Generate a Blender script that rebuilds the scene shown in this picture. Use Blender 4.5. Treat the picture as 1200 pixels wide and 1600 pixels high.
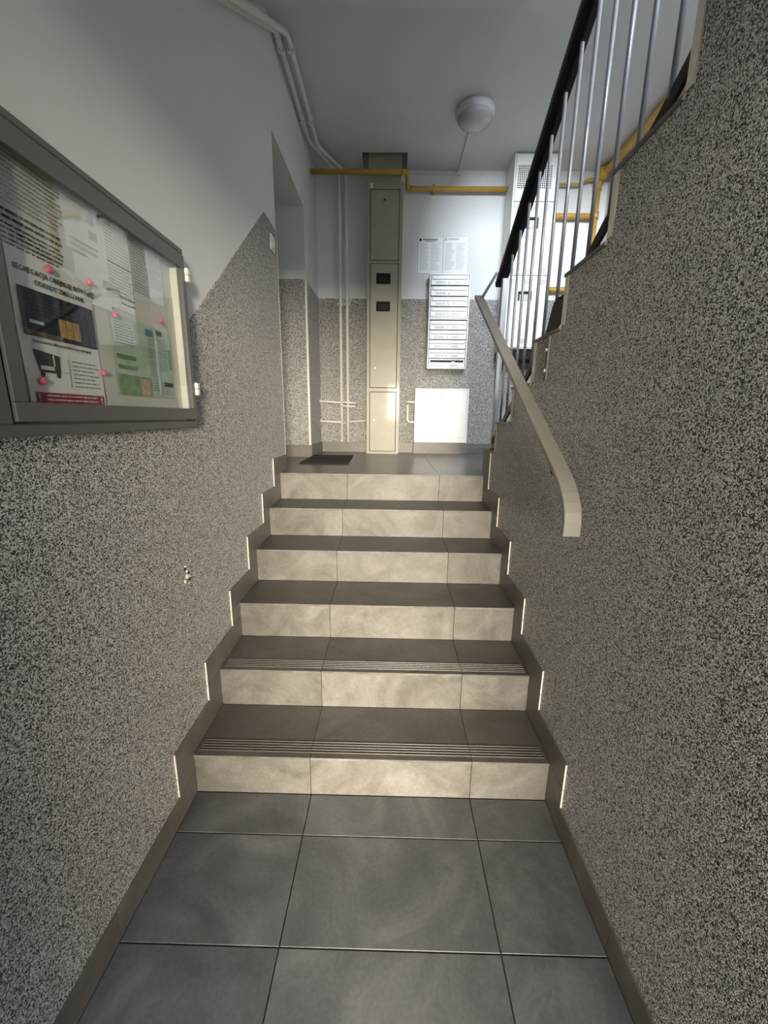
import bpy, bmesh, math, random
from mathutils import Vector, Matrix
random.seed(7)
for o in list(bpy.data.objects):
    bpy.data.objects.remove(o)
SC = bpy.context.scene
COL = SC.collection

# ------------------------------------------------------------------ camera
F_PX, PITCH, YAW, ROLL, EYE = 635.94, 0.2304, 0.0148, 0.0125, 1.4038
cam_d = bpy.data.cameras.new('camera')
cam = bpy.data.objects.new('camera', cam_d)
COL.objects.link(cam)
SC.camera = cam
cam_d.sensor_fit = 'HORIZONTAL'
cam_d.sensor_width = 36.0
cam_d.lens = 36.0 * F_PX / 1200.0
cam_d.clip_start = 0.02
_fw = Vector((-math.sin(YAW), math.cos(YAW), 0))
_rt = Vector((math.cos(YAW), math.sin(YAW), 0))
_up = Vector((0, 0, 1))
_f2 = _fw * math.cos(PITCH) - _up * math.sin(PITCH)
_u2 = _up * math.cos(PITCH) + _fw * math.sin(PITCH)
_r3 = _rt * math.cos(ROLL) + _u2 * math.sin(ROLL)
_u3 = _u2 * math.cos(ROLL) - _rt * math.sin(ROLL)
cam.matrix_world = Matrix(((_r3.x, _u3.x, -_f2.x, 0), (_r3.y, _u3.y, -_f2.y, 0),
                           (_r3.z, _u3.z, -_f2.z, EYE), (0, 0, 0, 1)))

# ------------------------------------------------------------------ world, daylight, exposure
world = bpy.data.worlds.new('sky')
SC.world = world
world.use_nodes = True
world.node_tree.nodes['Background'].inputs[0].default_value = (0.74, 0.82, 1.0, 1)
world.node_tree.nodes['Background'].inputs[1].default_value = 1.9

def area(name, loc, target, sx, sy, power, color, portal=False):
    d = bpy.data.lights.new(name, 'AREA')
    d.shape = 'RECTANGLE'
    d.size, d.size_y = sx, sy
    d.energy = power
    d.color = color
    if portal:
        d.cycles.is_portal = True
    o = bpy.data.objects.new(name, d)
    COL.objects.link(o)
    o.location = loc
    v = Vector(target) - Vector(loc)
    o.rotation_euler = v.to_track_quat('-Z', 'Y').to_euler()
    return o

# daylight falling through the glazed entrance door behind the camera
area('daylight_entrance_door', (1.0, -8.0, 2.05), (0.05, -0.5, 1.5), 3.2, 1.5, 5100, (1.0, 0.87, 0.70))
# daylight falling through the stair window above the half landing
area('daylight_stair_window', (1.05, -2.4, 4.3), (1.05, 4.3, 2.6), 1.7, 1.7, 740, (0.87, 0.92, 1.0))
# sky portals in the two openings
area('sky_portal_door', (0.22, -1.06, 1.1), (0.22, 2, 1.1), 0.8, 2.2, 1, (1, 1, 1), True)
area('sky_portal_window', (1.05, -1.06, 4.15), (1.05, 2, 4.15), 1.6, 1.5, 1, (1, 1, 1), True)

SC.view_settings.view_transform = 'Standard'
SC.view_settings.look = 'None'
SC.view_settings.gamma = 1.0
SC.view_settings.use_curve_mapping = False
SC.view_settings.exposure = 0.0
SC.cycles.use_denoising = True
SC.cycles.max_bounces = 10
SC.cycles.diffuse_bounces = 6
SC.cycles.sample_clamp_indirect = 6.0

# ------------------------------------------------------------------ measures (metres)
YB = 4.30                    # back wall
XL, XR = -0.7275, 0.612      # left wall, wall under the upper flight
XO = 1.93                    # far right wall of the stairwell
YF = -1.00                   # front wall with the entrance
ZC = 3.58                    # ceiling of the landing
ZT = 5.60                    # top of the stairwell
SX = (-0.7175, -0.2823, 0.3177, 0.6021)           # tile joints across the flight
SY = (1.259, 1.5312, 1.8015, 2.0819, 2.3534, 2.6233)   # riser faces
SZ = (0.0, 0.1692, 0.3442, 0.5206, 0.698, 0.8677, 1.0393)  # tread heights
ZL = SZ[6]
UY = [2.69 - 0.2745 * i for i in range(12)]       # risers of the upper flight
UZ = [ZL + 0.1720 * (i + 1) for i in range(12)]
ZH = 2.55                    # underside of the half landing

# ------------------------------------------------------------------ materials
MATS = {}
def nodes_of(name):
    m = bpy.data.materials.new(name)
    m.use_nodes = True
    nt = m.node_tree
    b = nt.nodes['Principled BSDF']
    MATS[name] = m
    return m, nt, b
def sock(nt, type_, **kw):
    n = nt.nodes.new(type_)
    for k, v in kw.items():
        setattr(n, k, v)
    return n
def rgba(c):
    return (c[0], c[1], c[2], 1)
def coords(nt, rnd=True):
    tc = sock(nt, 'ShaderNodeTexCoord')
    if not rnd:
        return tc.outputs['Object']
    oi = sock(nt, 'ShaderNodeObjectInfo')
    mul = sock(nt, 'ShaderNodeMath', operation='MULTIPLY')
    mul.inputs[1].default_value = 37.0
    nt.links.new(oi.outputs['Random'], mul.inputs[0])
    add = sock(nt, 'ShaderNodeVectorMath', operation='ADD')
    nt.links.new(tc.outputs['Object'], add.inputs[0])
    nt.links.new(mul.outputs[0], add.inputs[1])
    return add.outputs[0]
def plain(name, color, rough=0.5, metal=0.0, var=0.06, scale=6.0, bump=0.0, bscale=200.0, spec=0.5, coat=0.0):
    m, nt, b = nodes_of(name)
    v = coords(nt)
    n = sock(nt, 'ShaderNodeTexNoise')
    n.inputs['Scale'].default_value = scale
    n.inputs['Detail'].default_value = 5
    nt.links.new(v, n.inputs['Vector'])
    r = sock(nt, 'ShaderNodeValToRGB')
    r.color_ramp.elements[0].position = 0.3
    r.color_ramp.elements[1].position = 0.7
    r.color_ramp.elements[0].color = rgba([c * (1 - var) for c in color])
    r.color_ramp.elements[1].color = rgba([min(1, c * (1 + var)) for c in color])
    nt.links.new(n.outputs['Fac'], r.inputs['Fac'])
    nt.links.new(r.outputs['Color'], b.inputs['Base Color'])
    b.inputs['Roughness'].default_value = rough
    b.inputs['Metallic'].default_value = metal
    b.inputs['Specular IOR Level'].default_value = spec
    b.inputs['Coat Weight'].default_value = coat
    b.inputs['Coat Roughness'].default_value = 0.06
    if bump:
        n2 = sock(nt, 'ShaderNodeTexNoise')
        n2.inputs['Scale'].default_value = bscale
        n2.inputs['Detail'].default_value = 3
        nt.links.new(v, n2.inputs['Vector'])
        bp = sock(nt, 'ShaderNodeBump')
        bp.inputs['Strength'].default_value = bump
        bp.inputs['Distance'].default_value = 0.002
        nt.links.new(n2.outputs['Fac'], bp.inputs['Height'])
        nt.links.new(bp.outputs['Normal'], b.inputs['Normal'])
    return m
def stone(name, c0, c1, c2, rough, spec=0.5, scale=4.0, bump=0.05):
    """porcelain stoneware: cloudy veins over a fine speckle"""
    m, nt, b = nodes_of(name)
    v = coords(nt)
    n = sock(nt, 'ShaderNodeTexNoise')
    n.inputs['Scale'].default_value = scale
    n.inputs['Detail'].default_value = 9
    n.inputs['Roughness'].default_value = 0.62
    n.inputs['Distortion'].default_value = 0.9
    nt.links.new(v, n.inputs['Vector'])
    r = sock(nt, 'ShaderNodeValToRGB')
    e = r.color_ramp.elements
    e[0].position, e[1].position = 0.32, 0.70
    e[0].color, e[1].color = rgba(c0), rgba(c2)
    k = e.new(0.5)
    k.color = rgba(c1)
    nt.links.new(n.outputs['Fac'], r.inputs['Fac'])
    n2 = sock(nt, 'ShaderNodeTexNoise')
    n2.inputs['Scale'].default_value = 90
    n2.inputs['Detail'].default_value = 4
    nt.links.new(v, n2.inputs['Vector'])
    mx = sock(nt, 'ShaderNodeMix', data_type='RGBA', blend_type='OVERLAY')
    mx.inputs['Factor'].default_value = 0.25
    nt.links.new(r.outputs['Color'], mx.inputs['A'])
    nt.links.new(n2.outputs['Fac'], mx.inputs['B'])
    nt.links.new(mx.outputs['Result'], b.inputs['Base Color'])
    mr = sock(nt, 'ShaderNodeMapRange')
    mr.inputs['To Min'].default_value = rough - 0.06
    mr.inputs['To Max'].default_value = rough + 0.1
    nt.links.new(n.outputs['Fac'], mr.inputs['Value'])
    nt.links.new(mr.outputs['Result'], b.inputs['Roughness'])
    b.inputs['Specular IOR Level'].default_value = spec
    bp = sock(nt, 'ShaderNodeBump')
    bp.inputs['Strength'].default_value = bump
    bp.inputs['Distance'].default_value = 0.002
    nt.links.new(n2.outputs['Fac'], bp.inputs['Height'])
    nt.links.new(bp.outputs['Normal'], b.inputs['Normal'])
    return m
def mosaic(name, scale=370.0, gain=1.0):
    """resin bound stone-chip plaster: black, grey and white grains"""
    m, nt, b = nodes_of(name)
    v = coords(nt, False)
    vo = sock(nt, 'ShaderNodeTexVoronoi', feature='F1')
    vo.inputs['Scale'].default_value = scale
    nt.links.new(v, vo.inputs['Vector'])
    sp = sock(nt, 'ShaderNodeSeparateColor')
    nt.links.new(vo.outputs['Color'], sp.inputs['Color'])
    r = sock(nt, 'ShaderNodeValToRGB')
    e = r.color_ramp.elements
    stops = [(0.0, (0.016, 0.016, 0.015)), (0.24, (0.045, 0.044, 0.042)), (0.38, (0.27, 0.264, 0.25)),
             (0.54, (0.62, 0.61, 0.58)), (0.78, (0.86, 0.85, 0.82)), (1.0, (0.95, 0.94, 0.92))]
    e[0].position, e[0].color = stops[0][0], rgba([c * gain for c in stops[0][1]])
    e[1].position, e[1].color = stops[-1][0], rgba([min(1, c * gain) for c in stops[-1][1]])
    for p, c in stops[1:-1]:
        k = e.new(p)
        k.color = rgba([c_ * gain for c_ in c])
    nt.links.new(sp.outputs[0], r.inputs['Fac'])
    nt.links.new(r.outputs['Color'], b.inputs['Base Color'])
    b.inputs['Roughness'].default_value = 0.42
    b.inputs['Specular IOR Level'].default_value = 0.4
    bp = sock(nt, 'ShaderNodeBump', invert=True)
    bp.inputs['Strength'].default_value = 1.0
    bp.inputs['Distance'].default_value = 0.005
    nt.links.new(vo.outputs['Distance'], bp.inputs['Height'])
    nt.links.new(bp.outputs['Normal'], b.inputs['Normal'])
    return m
def glass_pane(name, rough=0.02):
    m = bpy.data.materials.new(name)
    m.use_nodes = True
    nt = m.node_tree
    nt.nodes.clear()
    out = sock(nt, 'ShaderNodeOutputMaterial')
    tr = sock(nt, 'ShaderNodeBsdfTransparent')
    tr.inputs['Color'].default_value = (0.975, 0.985, 0.975, 1)
    gl = sock(nt, 'ShaderNodeBsdfGlossy')
    gl.inputs['Roughness'].default_value = rough
    lw = sock(nt, 'ShaderNodeLayerWeight')
    lw.inputs['Blend'].default_value = 0.5
    pw = sock(nt, 'ShaderNodeMath', operation='POWER')
    pw.inputs[1].default_value = 5.0
    nt.links.new(lw.outputs['Facing'], pw.inputs[0])
    fr = sock(nt, 'ShaderNodeMath', operation='MULTIPLY_ADD')
    fr.inputs[1].default_value = 0.9
    fr.inputs[2].default_value = 0.045
    nt.links.new(pw.outputs[0], fr.inputs[0])
    mx = sock(nt, 'ShaderNodeMixShader')
    nt.links.new(fr.outputs[0], mx.inputs[0])
    nt.links.new(tr.outputs[0], mx.inputs[1])
    nt.links.new(gl.outputs[0], mx.inputs[2])
    nt.links.new(mx.outputs[0], out.inputs['Surface'])
    MATS[name] = m
    return m

mosaic('mosaic_plaster')
plain('white_paint', (0.72, 0.73, 0.73), 0.75, var=0.025, scale=2.5, bump=0.08, bscale=60)
plain('ceiling_paint', (0.66, 0.67, 0.68), 0.85, var=0.03, scale=1.8, bump=0.06, bscale=50)
plain('grout', (0.06, 0.058, 0.055), 0.9)
plain('concrete', (0.22, 0.21, 0.20), 0.9, bump=0.2)
stone('floor_stone', (0.088, 0.091, 0.096), (0.121, 0.125, 0.131), (0.18, 0.185, 0.192), 0.42)
stone('tread_stone', (0.085, 0.078, 0.070), (0.115, 0.107, 0.097), (0.15, 0.14, 0.127), 0.42)
stone('landing_stone', (0.115, 0.108, 0.098), (0.145, 0.137, 0.126), (0.18, 0.17, 0.156), 0.29)
stone('skirting_stone', (0.115, 0.105, 0.092), (0.145, 0.133, 0.118), (0.19, 0.176, 0.158), 0.40)
stone('riser_stone', (0.110, 0.102, 0.089), (0.162, 0.153, 0.136), (0.225, 0.215, 0.197), 0.47, scale=5.5)
plain('raw_tile_edge', (0.80, 0.77, 0.68), 0.8, var=0.1, scale=60)
plain('grey_frame_metal', (0.105, 0.105, 0.10), 0.42, var=0.04)
plain('board_backing', (0.62, 0.60, 0.52), 0.7, var=0.03)
plain('cream_plastic', (0.78, 0.76, 0.66), 0.4)
plain('paper', (0.80, 0.80, 0.77), 0.75, var=0.02, scale=12)
plain('paper_grey', (0.60, 0.60, 0.57), 0.75, var=0.04, scale=12)
plain('paper_blue_white', (0.82, 0.84, 0.86), 0.5, var=0.02)
plain('print_black', (0.03, 0.03, 0.03), 0.7)
plain('print_grey', (0.22, 0.22, 0.21), 0.7)
plain('print_pale', (0.50, 0.51, 0.52), 0.7)
plain('print_red', (0.33, 0.015, 0.03), 0.6)
plain('print_navy', (0.012, 0.018, 0.028), 0.8, var=0.5, scale=40, spec=0.15)
plain('print_slate', (0.045, 0.055, 0.07), 0.8, var=0.3, scale=60, spec=0.15)
plain('print_gold', (0.42, 0.27, 0.07), 0.5, var=0.35, scale=70)
plain('print_brown', (0.10, 0.07, 0.035), 0.6, var=0.3, scale=60)
plain('print_green', (0.16, 0.27, 0.09), 0.5, var=0.35, scale=50)
plain('print_pale_green', (0.42, 0.53, 0.40), 0.5, var=0.12, scale=30)
plain('print_mint', (0.55, 0.66, 0.60), 0.5, var=0.08, scale=30)
plain('print_blue', (0.03, 0.13, 0.28), 0.5, var=0.3, scale=60)
plain('print_tan', (0.45, 0.31, 0.18), 0.5, var=0.3, scale=60)
plain('pin_pink', (0.85, 0.16, 0.25), 0.35)
plain('white_plastic', (0.78, 0.78, 0.75), 0.4)
plain('white_enamel', (0.80, 0.80, 0.78), 0.45, var=0.015)
plain('cabinet_enamel', (0.84, 0.84, 0.81), 0.4, var=0.015)
plain('white_pipe_paint', (0.74, 0.73, 0.68), 0.35, var=0.04, scale=12)
plain('yellow_pipe_paint', (0.50, 0.29, 0.05), 0.40, var=0.08, scale=14)
plain('beige_enamel', (0.34, 0.32, 0.25), 0.44, coat=0.05, var=0.05, scale=9, bump=0.03, bscale=25)
plain('dark_gap', (0.012, 0.012, 0.012), 0.9)
plain('black_plastic', (0.010, 0.010, 0.011), 0.6, spec=0.2)
plain('black_glass', (0.018, 0.019, 0.021), 0.3, spec=0.3)
plain('black_handrail', (0.011, 0.011, 0.012), 0.45)
plain('black_steel', (0.016, 0.014, 0.013), 0.5)
plain('silver_paint', (0.27, 0.285, 0.31), 0.36, 0.3, var=0.05, scale=30)
plain('rail_paint', (0.205, 0.20, 0.178), 0.34, var=0.03, scale=10)
plain('dark_rail_paint', (0.10, 0.097, 0.088), 0.45)
plain('mail_steel', (0.50, 0.515, 0.53), 0.40, 0.2, var=0.03, scale=9)
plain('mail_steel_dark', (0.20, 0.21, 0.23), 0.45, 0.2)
plain('mat_brown', (0.020, 0.015, 0.011), 0.95, var=0.4, scale=140, bump=0.6, bscale=300)
plain('mat_edge', (0.012, 0.011, 0.010), 0.8)
plain('lamp_opal', (0.40, 0.405, 0.41), 0.25, coat=0.3)
plain('lamp_body', (0.60, 0.61, 0.62), 0.5)
plain('broken_white', (0.85, 0.80, 0.66), 0.6)
plain('broken_dark', (0.05, 0.042, 0.03), 0.9)
plain('door_paint', (0.20, 0.21, 0.22), 0.5)
plain('brass', (0.55, 0.42, 0.18), 0.35, 0.8)
glass_pane('clear_glass')

# ------------------------------------------------------------------ mesh helpers
ORG = {}       # world origin of every object, so all shapes can be written in world metres
class MB:
    def __init__(self):
        self.bm = bmesh.new()
    def box(self, x0, x1, y0, y1, z0, z1, m=0, fm=None):
        """fm: {'-x','+x','-y','+y','-z','+z'} -> material slot of that face"""
        c = [(x0, y0, z0), (x1, y0, z0), (x1, y1, z0), (x0, y1, z0), (x0, y0, z1), (x1, y0, z1), (x1, y1, z1), (x0, y1, z1)]
        v = [self.bm.verts.new(p) for p in c]
        for k, f in (('-z', (3, 2, 1, 0)), ('+z', (4, 5, 6, 7)), ('-y', (0, 1, 5, 4)), ('+x', (1, 2, 6, 5)), ('+y', (2, 3, 7, 6)), ('-x', (3, 0, 4, 7))):
            fc = self.bm.faces.new([v[i] for i in f])
            fc.material_index = (fm or {}).get(k, m)
        return self
    def prism(self, pts, axis, a, b, m=0):
        """polygon pts in the plane normal to axis ('x': (y,z), 'y': (x,z), 'z': (x,y)) pushed from a to b"""
        def P(p, t):
            return {'x': (t, p[0], p[1]), 'y': (p[0], t, p[1]), 'z': (p[0], p[1], t)}[axis]
        lo = [self.bm.verts.new(P(p, a)) for p in pts]
        hi = [self.bm.verts.new(P(p, b)) for p in pts]
        n = len(pts)
        fs = [self.bm.faces.new(lo), self.bm.faces.new(list(reversed(hi)))]
        for i in range(n):
            fs.append(self.bm.faces.new((lo[(i + 1) % n], lo[i], hi[i], hi[(i + 1) % n])))
        for f in fs:
            f.material_index = m
        return self
    def tube(self, path, r, seg=12, m=0, cap=True):
        path = [Vector(p) for p in path]
        n = len(path)
        t0 = (path[1] - path[0]).normalized()
        up = Vector((0, 0, 1)) if abs(t0.z) < 0.9 else Vector((1, 0, 0))
        nrm = t0.cross(up).normalized()
        rings = []
        for i in range(n):
            a = (path[i] - path[i - 1]).normalized() if i else t0
            b = (path[i + 1] - path[i]).normalized() if i < n - 1 else a
            t = (a + b).normalized()
            nrm = (nrm - t * nrm.dot(t)).normalized()
            bn = t.cross(nrm)
            k = 1.0 / max(0.5, math.cos(a.angle(b) / 2)) if a.angle(b) > 1e-4 else 1.0
            rr = r[i] if isinstance(r, (list, tuple)) else r
            ring = []
            for s in range(seg):
                g = 2 * math.pi * s / seg
                ring.append(self.bm.verts.new(path[i] + (nrm * math.cos(g) + bn * math.sin(g)) * rr * (k if k < 1.3 else 1.3)))
            rings.append(ring)
        for i in range(n - 1):
            for s in range(seg):
                f = self.bm.faces.new((rings[i][s], rings[i][(s + 1) % seg], rings[i + 1][(s + 1) % seg], rings[i + 1][s]))
                f.smooth = True
                f.material_index = m
        if cap:
            for ring in (list(reversed(rings[0])), rings[-1]):
                self.bm.faces.new(ring).material_index = m
        return self
    def lathe(self, prof, center, axis='z', seg=32, m=0):
        """prof: list of (radius, height) along axis"""
        rings = []
        c = Vector(center)
        for r, h in prof:
            ring = []
            for s in range(seg):
                g = 2 * math.pi * s / seg
                a, b = max(r, 1e-4) * math.cos(g), max(r, 1e-4) * math.sin(g)
                d = {'z': (a, b, h), 'y': (a, h, b), 'x': (h, a, b)}[axis]
                ring.append(self.bm.verts.new(c + Vector(d)))
            rings.append(ring)
        for i in range(len(rings) - 1):
            for s in range(seg):
                f = self.bm.faces.new((rings[i][s], rings[i][(s + 1) % seg], rings[i + 1][(s + 1) % seg], rings[i + 1][s]))
                f.smooth = True
                f.material_index = m
        self.bm.faces.new(list(reversed(rings[0]))).material_index = m
        self.bm.faces.new(rings[-1]).material_index = m
        return self
    def ribbon(self, path, hw, th, m=0):
        """flat bar: path in (y,z), wide in x from hw[0] to hw[1], thickness th along the path normal"""
        pts = [Vector((p[0], p[1])) for p in path]
        n = len(pts)
        rows = []
        for i in range(n):
            a = (pts[i] - pts[i - 1]).normalized() if i else (pts[1] - pts[0]).normalized()
            b = (pts[i + 1] - pts[i]).normalized() if i < n - 1 else a
            t = (a + b).normalized()
            nn = Vector((-t.y, t.x)) * (th / 2) / max(0.6, math.cos(a.angle(b) / 2) if a.angle(b) > 1e-5 else 1)
            p, q = pts[i] + nn, pts[i] - nn
            rows.append([self.bm.verts.new((hw[0], p.x, p.y)), self.bm.verts.new((hw[1], p.x, p.y)),
                         self.bm.verts.new((hw[1], q.x, q.y)), self.bm.verts.new((hw[0], q.x, q.y))])
        for i in range(n - 1):
            for s in range(4):
                f = self.bm.faces.new((rows[i][s], rows[i][(s + 1) % 4], rows[i + 1][(s + 1) % 4], rows[i + 1][s]))
                f.material_index = m
        self.bm.faces.new(list(reversed(rows[0]))).material_index = m
        self.bm.faces.new(rows[-1]).material_index = m
        return self
    def build(self, name, mats, parent=None, bevel=0.0, origin=None, seg=1):
        bm = self.bm
        bmesh.ops.recalc_face_normals(bm, faces=bm.faces)
        if bevel:
            es = [e for e in bm.edges if len(e.link_faces) == 2 and e.calc_face_angle(0) > 0.6]
            bmesh.ops.bevel(bm, geom=es, offset=bevel, segments=seg, profile=0.5, affect='EDGES', clamp_overlap=True)
        if origin is None:
            if parent is not None:
                origin = ORG[parent.name]
            else:
                xs = [v.co for v in bm.verts]
                lo = Vector((min(c.x for c in xs), min(c.y for c in xs), min(c.z for c in xs)))
                hi = Vector((max(c.x for c in xs), max(c.y for c in xs), max(c.z for c in xs)))
                origin = Vector(((lo.x + hi.x) / 2, (lo.y + hi.y) / 2, lo.z))
        origin = Vector(origin)
        bmesh.ops.translate(bm, verts=bm.verts, vec=-origin)
        me = bpy.data.meshes.new(name)
        bm.to_mesh(me)
        bm.free()
        for mm in ([mats] if isinstance(mats, str) else mats):
            me.materials.append(MATS[mm])
        return link(name, me, origin, parent)
def link(name, me, origin, parent=None):
    o = bpy.data.objects.new(name, me)
    COL.objects.link(o)
    ORG[o.name] = Vector(origin)
    if parent is not None:
        o.parent = parent
        o.location = Vector(origin) - ORG[parent.name]
    else:
        o.location = origin
    return o
def box(name, x0, x1, y0, y1, z0, z1, mats, parent=None, bevel=0.0, fm=None, origin=None):
    return MB().box(x0, x1, y0, y1, z0, z1, 0, fm).build(name, mats, parent, bevel, origin)
def empty(name, loc):
    o = bpy.data.objects.new(name, None)
    o.empty_display_size = 0.1
    COL.objects.link(o)
    o.location = loc
    ORG[o.name] = Vector(loc)
    return o
def tag(o, label, cat, group=None):
    o['label'] = label
    o['category'] = cat
    if group:
        o['group'] = group
    return o
def structure(o, label=None):
    o['kind'] = 'structure'
    if label:
        o['label'] = label
    return o
def part_label(o, label):
    o['label'] = label
    return o
def clone(src, offset, parent):
    """another piece that shares the mesh of src, moved by offset"""
    o = src.copy()
    COL.objects.link(o)
    ORG[o.name] = ORG[src.name] + Vector(offset)
    o.parent = parent
    o.location = ORG[o.name] - ORG[parent.name] if parent is not None else ORG[o.name]
    return o
def fillet(path, r, n=5):
    """round the inner corners of a polyline"""
    P = [Vector(p) for p in path]
    out = [P[0]]
    for i in range(1, len(P) - 1):
        a, b = P[i - 1] - P[i], P[i + 1] - P[i]
        ra = min(r, a.length * 0.45, b.length * 0.45)
        p0, p1 = P[i] + a.normalized() * ra, P[i] + b.normalized() * ra
        for k in range(n + 1):
            t = k / n
            out.append(p0 * (1 - t) ** 2 + P[i] * 2 * t * (1 - t) + p1 * t * t)
    out.append(P[-1])
    return out
def text_mesh(name, body, size, parent, mat_name, pos, right, up, extr=0.0003, align='LEFT', bold=False):
    """lettering as a thin mesh; pos world, right/up world directions"""
    cu = bpy.data.curves.new('lettering', 'FONT')
    cu.body = body
    cu.size = size
    cu.align_x = align
    cu.extrude = extr
    cu.resolution_u = 2
    if bold:
        cu.offset = size * 0.007
    t = bpy.data.objects.new('lettering', cu)
    COL.objects.link(t)
    dg = bpy.context.evaluated_depsgraph_get()
    me = bpy.data.meshes.new_from_object(t.evaluated_get(dg))
    bpy.data.objects.remove(t)
    bpy.data.curves.remove(cu)
    r, u = Vector(right), Vector(up)
    n = r.cross(u)
    me.transform(Matrix(((r.x, u.x, n.x, 0), (r.y, u.y, n.y, 0), (r.z, u.z, n.z, 0), (0, 0, 0, 1))))
    me.materials.clear()
    me.materials.append(MATS[mat_name])
    me.name = name
    return link(name, me, pos, parent)

# ================================================================== STRUCTURE
# ---- entrance floor
floor = structure(box('floor', XL - 0.15, XO + 0.1, YF - 0.15, SY[0] + 0.05, -0.12, -0.010, 'grout', origin=(0, 0, -0.01)))
GAP = 0.0016
rows = [SY[0], SY[0] - 0.1564]
while rows[-1] > YF:
    rows.append(rows[-1] - 0.303)
for i in range(len(rows) - 1):
    for c in range(3):
        x0, x1 = SX[c] + (GAP if c else 0), SX[c + 1] - (GAP if c < 2 else 0)
        box('floor_tile', x0, x1, max(rows[i + 1], YF) + GAP, rows[i] - GAP, -0.010, 0.0, 'floor_stone', floor, 0.0012,
            origin=((x0 + x1) / 2, (rows[i] + rows[i + 1]) / 2, 0))
# ---- landing floor
lan = box('landing_slab', XL - 1.3, XO + 0.1, SY[5] + 0.02, YB + 0.1, ZL - 0.20, ZL - 0.010, 'grout', floor)
lx = [XL - 0.9, SX[1] - 0.6, SX[1], SX[2], SX[2] + 0.6, SX[2] + 1.2, XO]
ly = [SY[5] + 0.012, SY[5] + 0.60, SY[5] + 1.20, YB]
for i in range(len(lx) - 1):
    for j in range(len(ly) - 1):
        box('landing_tile', lx[i] + 0.0007, lx[i + 1] - 0.0007, ly[j] + 0.0007, ly[j + 1] - 0.0007, ZL - 0.010, ZL,
            'landing_stone', lan, 0.0005, origin=((lx[i] + lx[i + 1]) / 2, (ly[j] + ly[j + 1]) / 2, ZL))

# ---- left wall with an opening at the landing
DY0, DY1, DZ = 2.81, 3.71, 3.03
mb = MB()
mb.box(XL - 0.12, XL, YF - 0.12, DY0, -0.12, ZT)
mb.box(XL - 0.12, XL, DY0, DY1, DZ, ZT)
mb.box(XL - 0.12, XL, DY0, DY1, -0.12, ZL - 0.205)
mb.box(XL - 0.12, XL, DY1, YB, -0.12, ZT)
wl = structure(mb.build('wall_left', 'white_paint', origin=(XL, 1.0, 0)))
# side passage behind the opening
mb = MB()
mb.box(XL - 1.3, XL - 0.12, DY0 - 0.1, DY0, ZL - 0.2, DZ + 0.1)
mb.box(XL - 1.3, XL - 0.12, DY1, DY1 + 0.1, ZL - 0.2, DZ + 0.1)
mb.box(XL - 1.4, XL - 1.3, DY0 - 0.1, DY1 + 0.1, ZL - 0.2, DZ + 0.1)
mb.box(XL - 1.3, XL - 0.12, DY0, DY1, DZ, DZ + 0.1)
part_label(mb.build('passage_lining', 'white_paint', wl), 'white painted lining of the side passage')
T = 0.004
dado_l = [(YF, 0.0), (SY[0] + 0.02, 0.0), (SY[5] + 0.02, ZL - 0.2), (DY0, ZL - 0.2), (DY0, 2.503), (2.564, 2.50),
          (2.564 - 1.10 / 0.765, 1.40), (YF, 1.40)]
part_label(MB().prism(dado_l, 'x', XL - 0.001, XL + T).build('mosaic_plaster', 'mosaic_plaster', wl),
           'black and white stone-chip plaster with a slanted top edge')
box('mosaic_plaster', XL - 1.3, XL, DY1 - T, DY1 + 0.001, ZL - 0.01, 2.503, 'mosaic_plaster', wl)
box('mosaic_plaster', XL - 0.001, XL + T, DY1, YB, ZL - 0.01, 2.503, 'mosaic_plaster', wl)
part_label(box('corner_bead', XL - 0.010, XL + T + 0.003, DY1 - T - 0.003, DY1 + 0.022, ZL + 0.105, 2.503, 'white_paint', wl, 0.002), 'white painted corner bead')
part_label(box('corner_bead', XL - 0.006, XL + T + 0.001, DY0 - 0.006, DY0 + 0.002, ZL + 0.10, 2.503, 'raw_tile_edge', wl, 0.001), 'thin pale corner bead')

# ---- back wall
wb = structure(box('wall_back', XL - 0.12, XO + 0.1, YB, YB + 0.12, -0.12, ZT, 'white_paint', origin=(0.5, YB, 0)))
box('mosaic_plaster', XL, XO, YB - T, YB + 0.001, ZL - 0.01, 2.510, 'mosaic_plaster', wb)
# ---- stairwell walls that close the place
structure(box('wall_right', XO, XO + 0.12, YF - 0.12, YB + 0.12, -0.12, ZT, 'white_paint', origin=(XO, 1, 0)))
wo = bpy.data.objects['wall_right']
box('mosaic_plaster', XO - T, XO + 0.001, 2.2, YB, ZL - 0.01, 2.510, 'mosaic_plaster', wo)
# entrance wall behind the camera, with the door and the stair window
EX0, EX1, EZ = -0.15, 0.60, 2.13
WX0, WX1, WZ0, WZ1 = 0.25, 1.85, 3.40, 4.90
mb = MB()
mb.box(XL, EX0, YF - 0.12, YF, -0.12, ZT)
mb.box(EX1, XO, YF - 0.12, YF, -0.12, WZ0)
mb.box(EX0, EX1, YF - 0.12, YF, EZ, WZ0)
mb.box(EX0, WX0, YF - 0.12, YF, WZ0, ZT)
mb.box(WX0, WX1, YF - 0.12, YF, WZ1, ZT)
mb.box(WX1, XO, YF - 0.12, YF, WZ0, ZT)
structure(mb.build('wall_front', 'white_paint', origin=(0, YF, 0)))
d1 = structure(empty('door_1', ((EX0 + EX1) / 2, YF - 0.06, 0)))
mb = MB()
for a in ((EX0, EX0 + 0.06, 0, EZ), (EX1 - 0.06, EX1, 0, EZ), (EX0, EX1, EZ - 0.06, EZ), (EX0, EX1, 0, 0.12)):
    mb.box(a[0], a[1], YF - 0.09, YF - 0.04, a[2], a[3])
mb.build('door_frame', 'door_paint', d1)
box('door_pane', EX0 + 0.05, EX1 - 0.05, YF - 0.068, YF - 0.062, 0.11, EZ - 0.05, 'clear_glass', d1)
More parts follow.
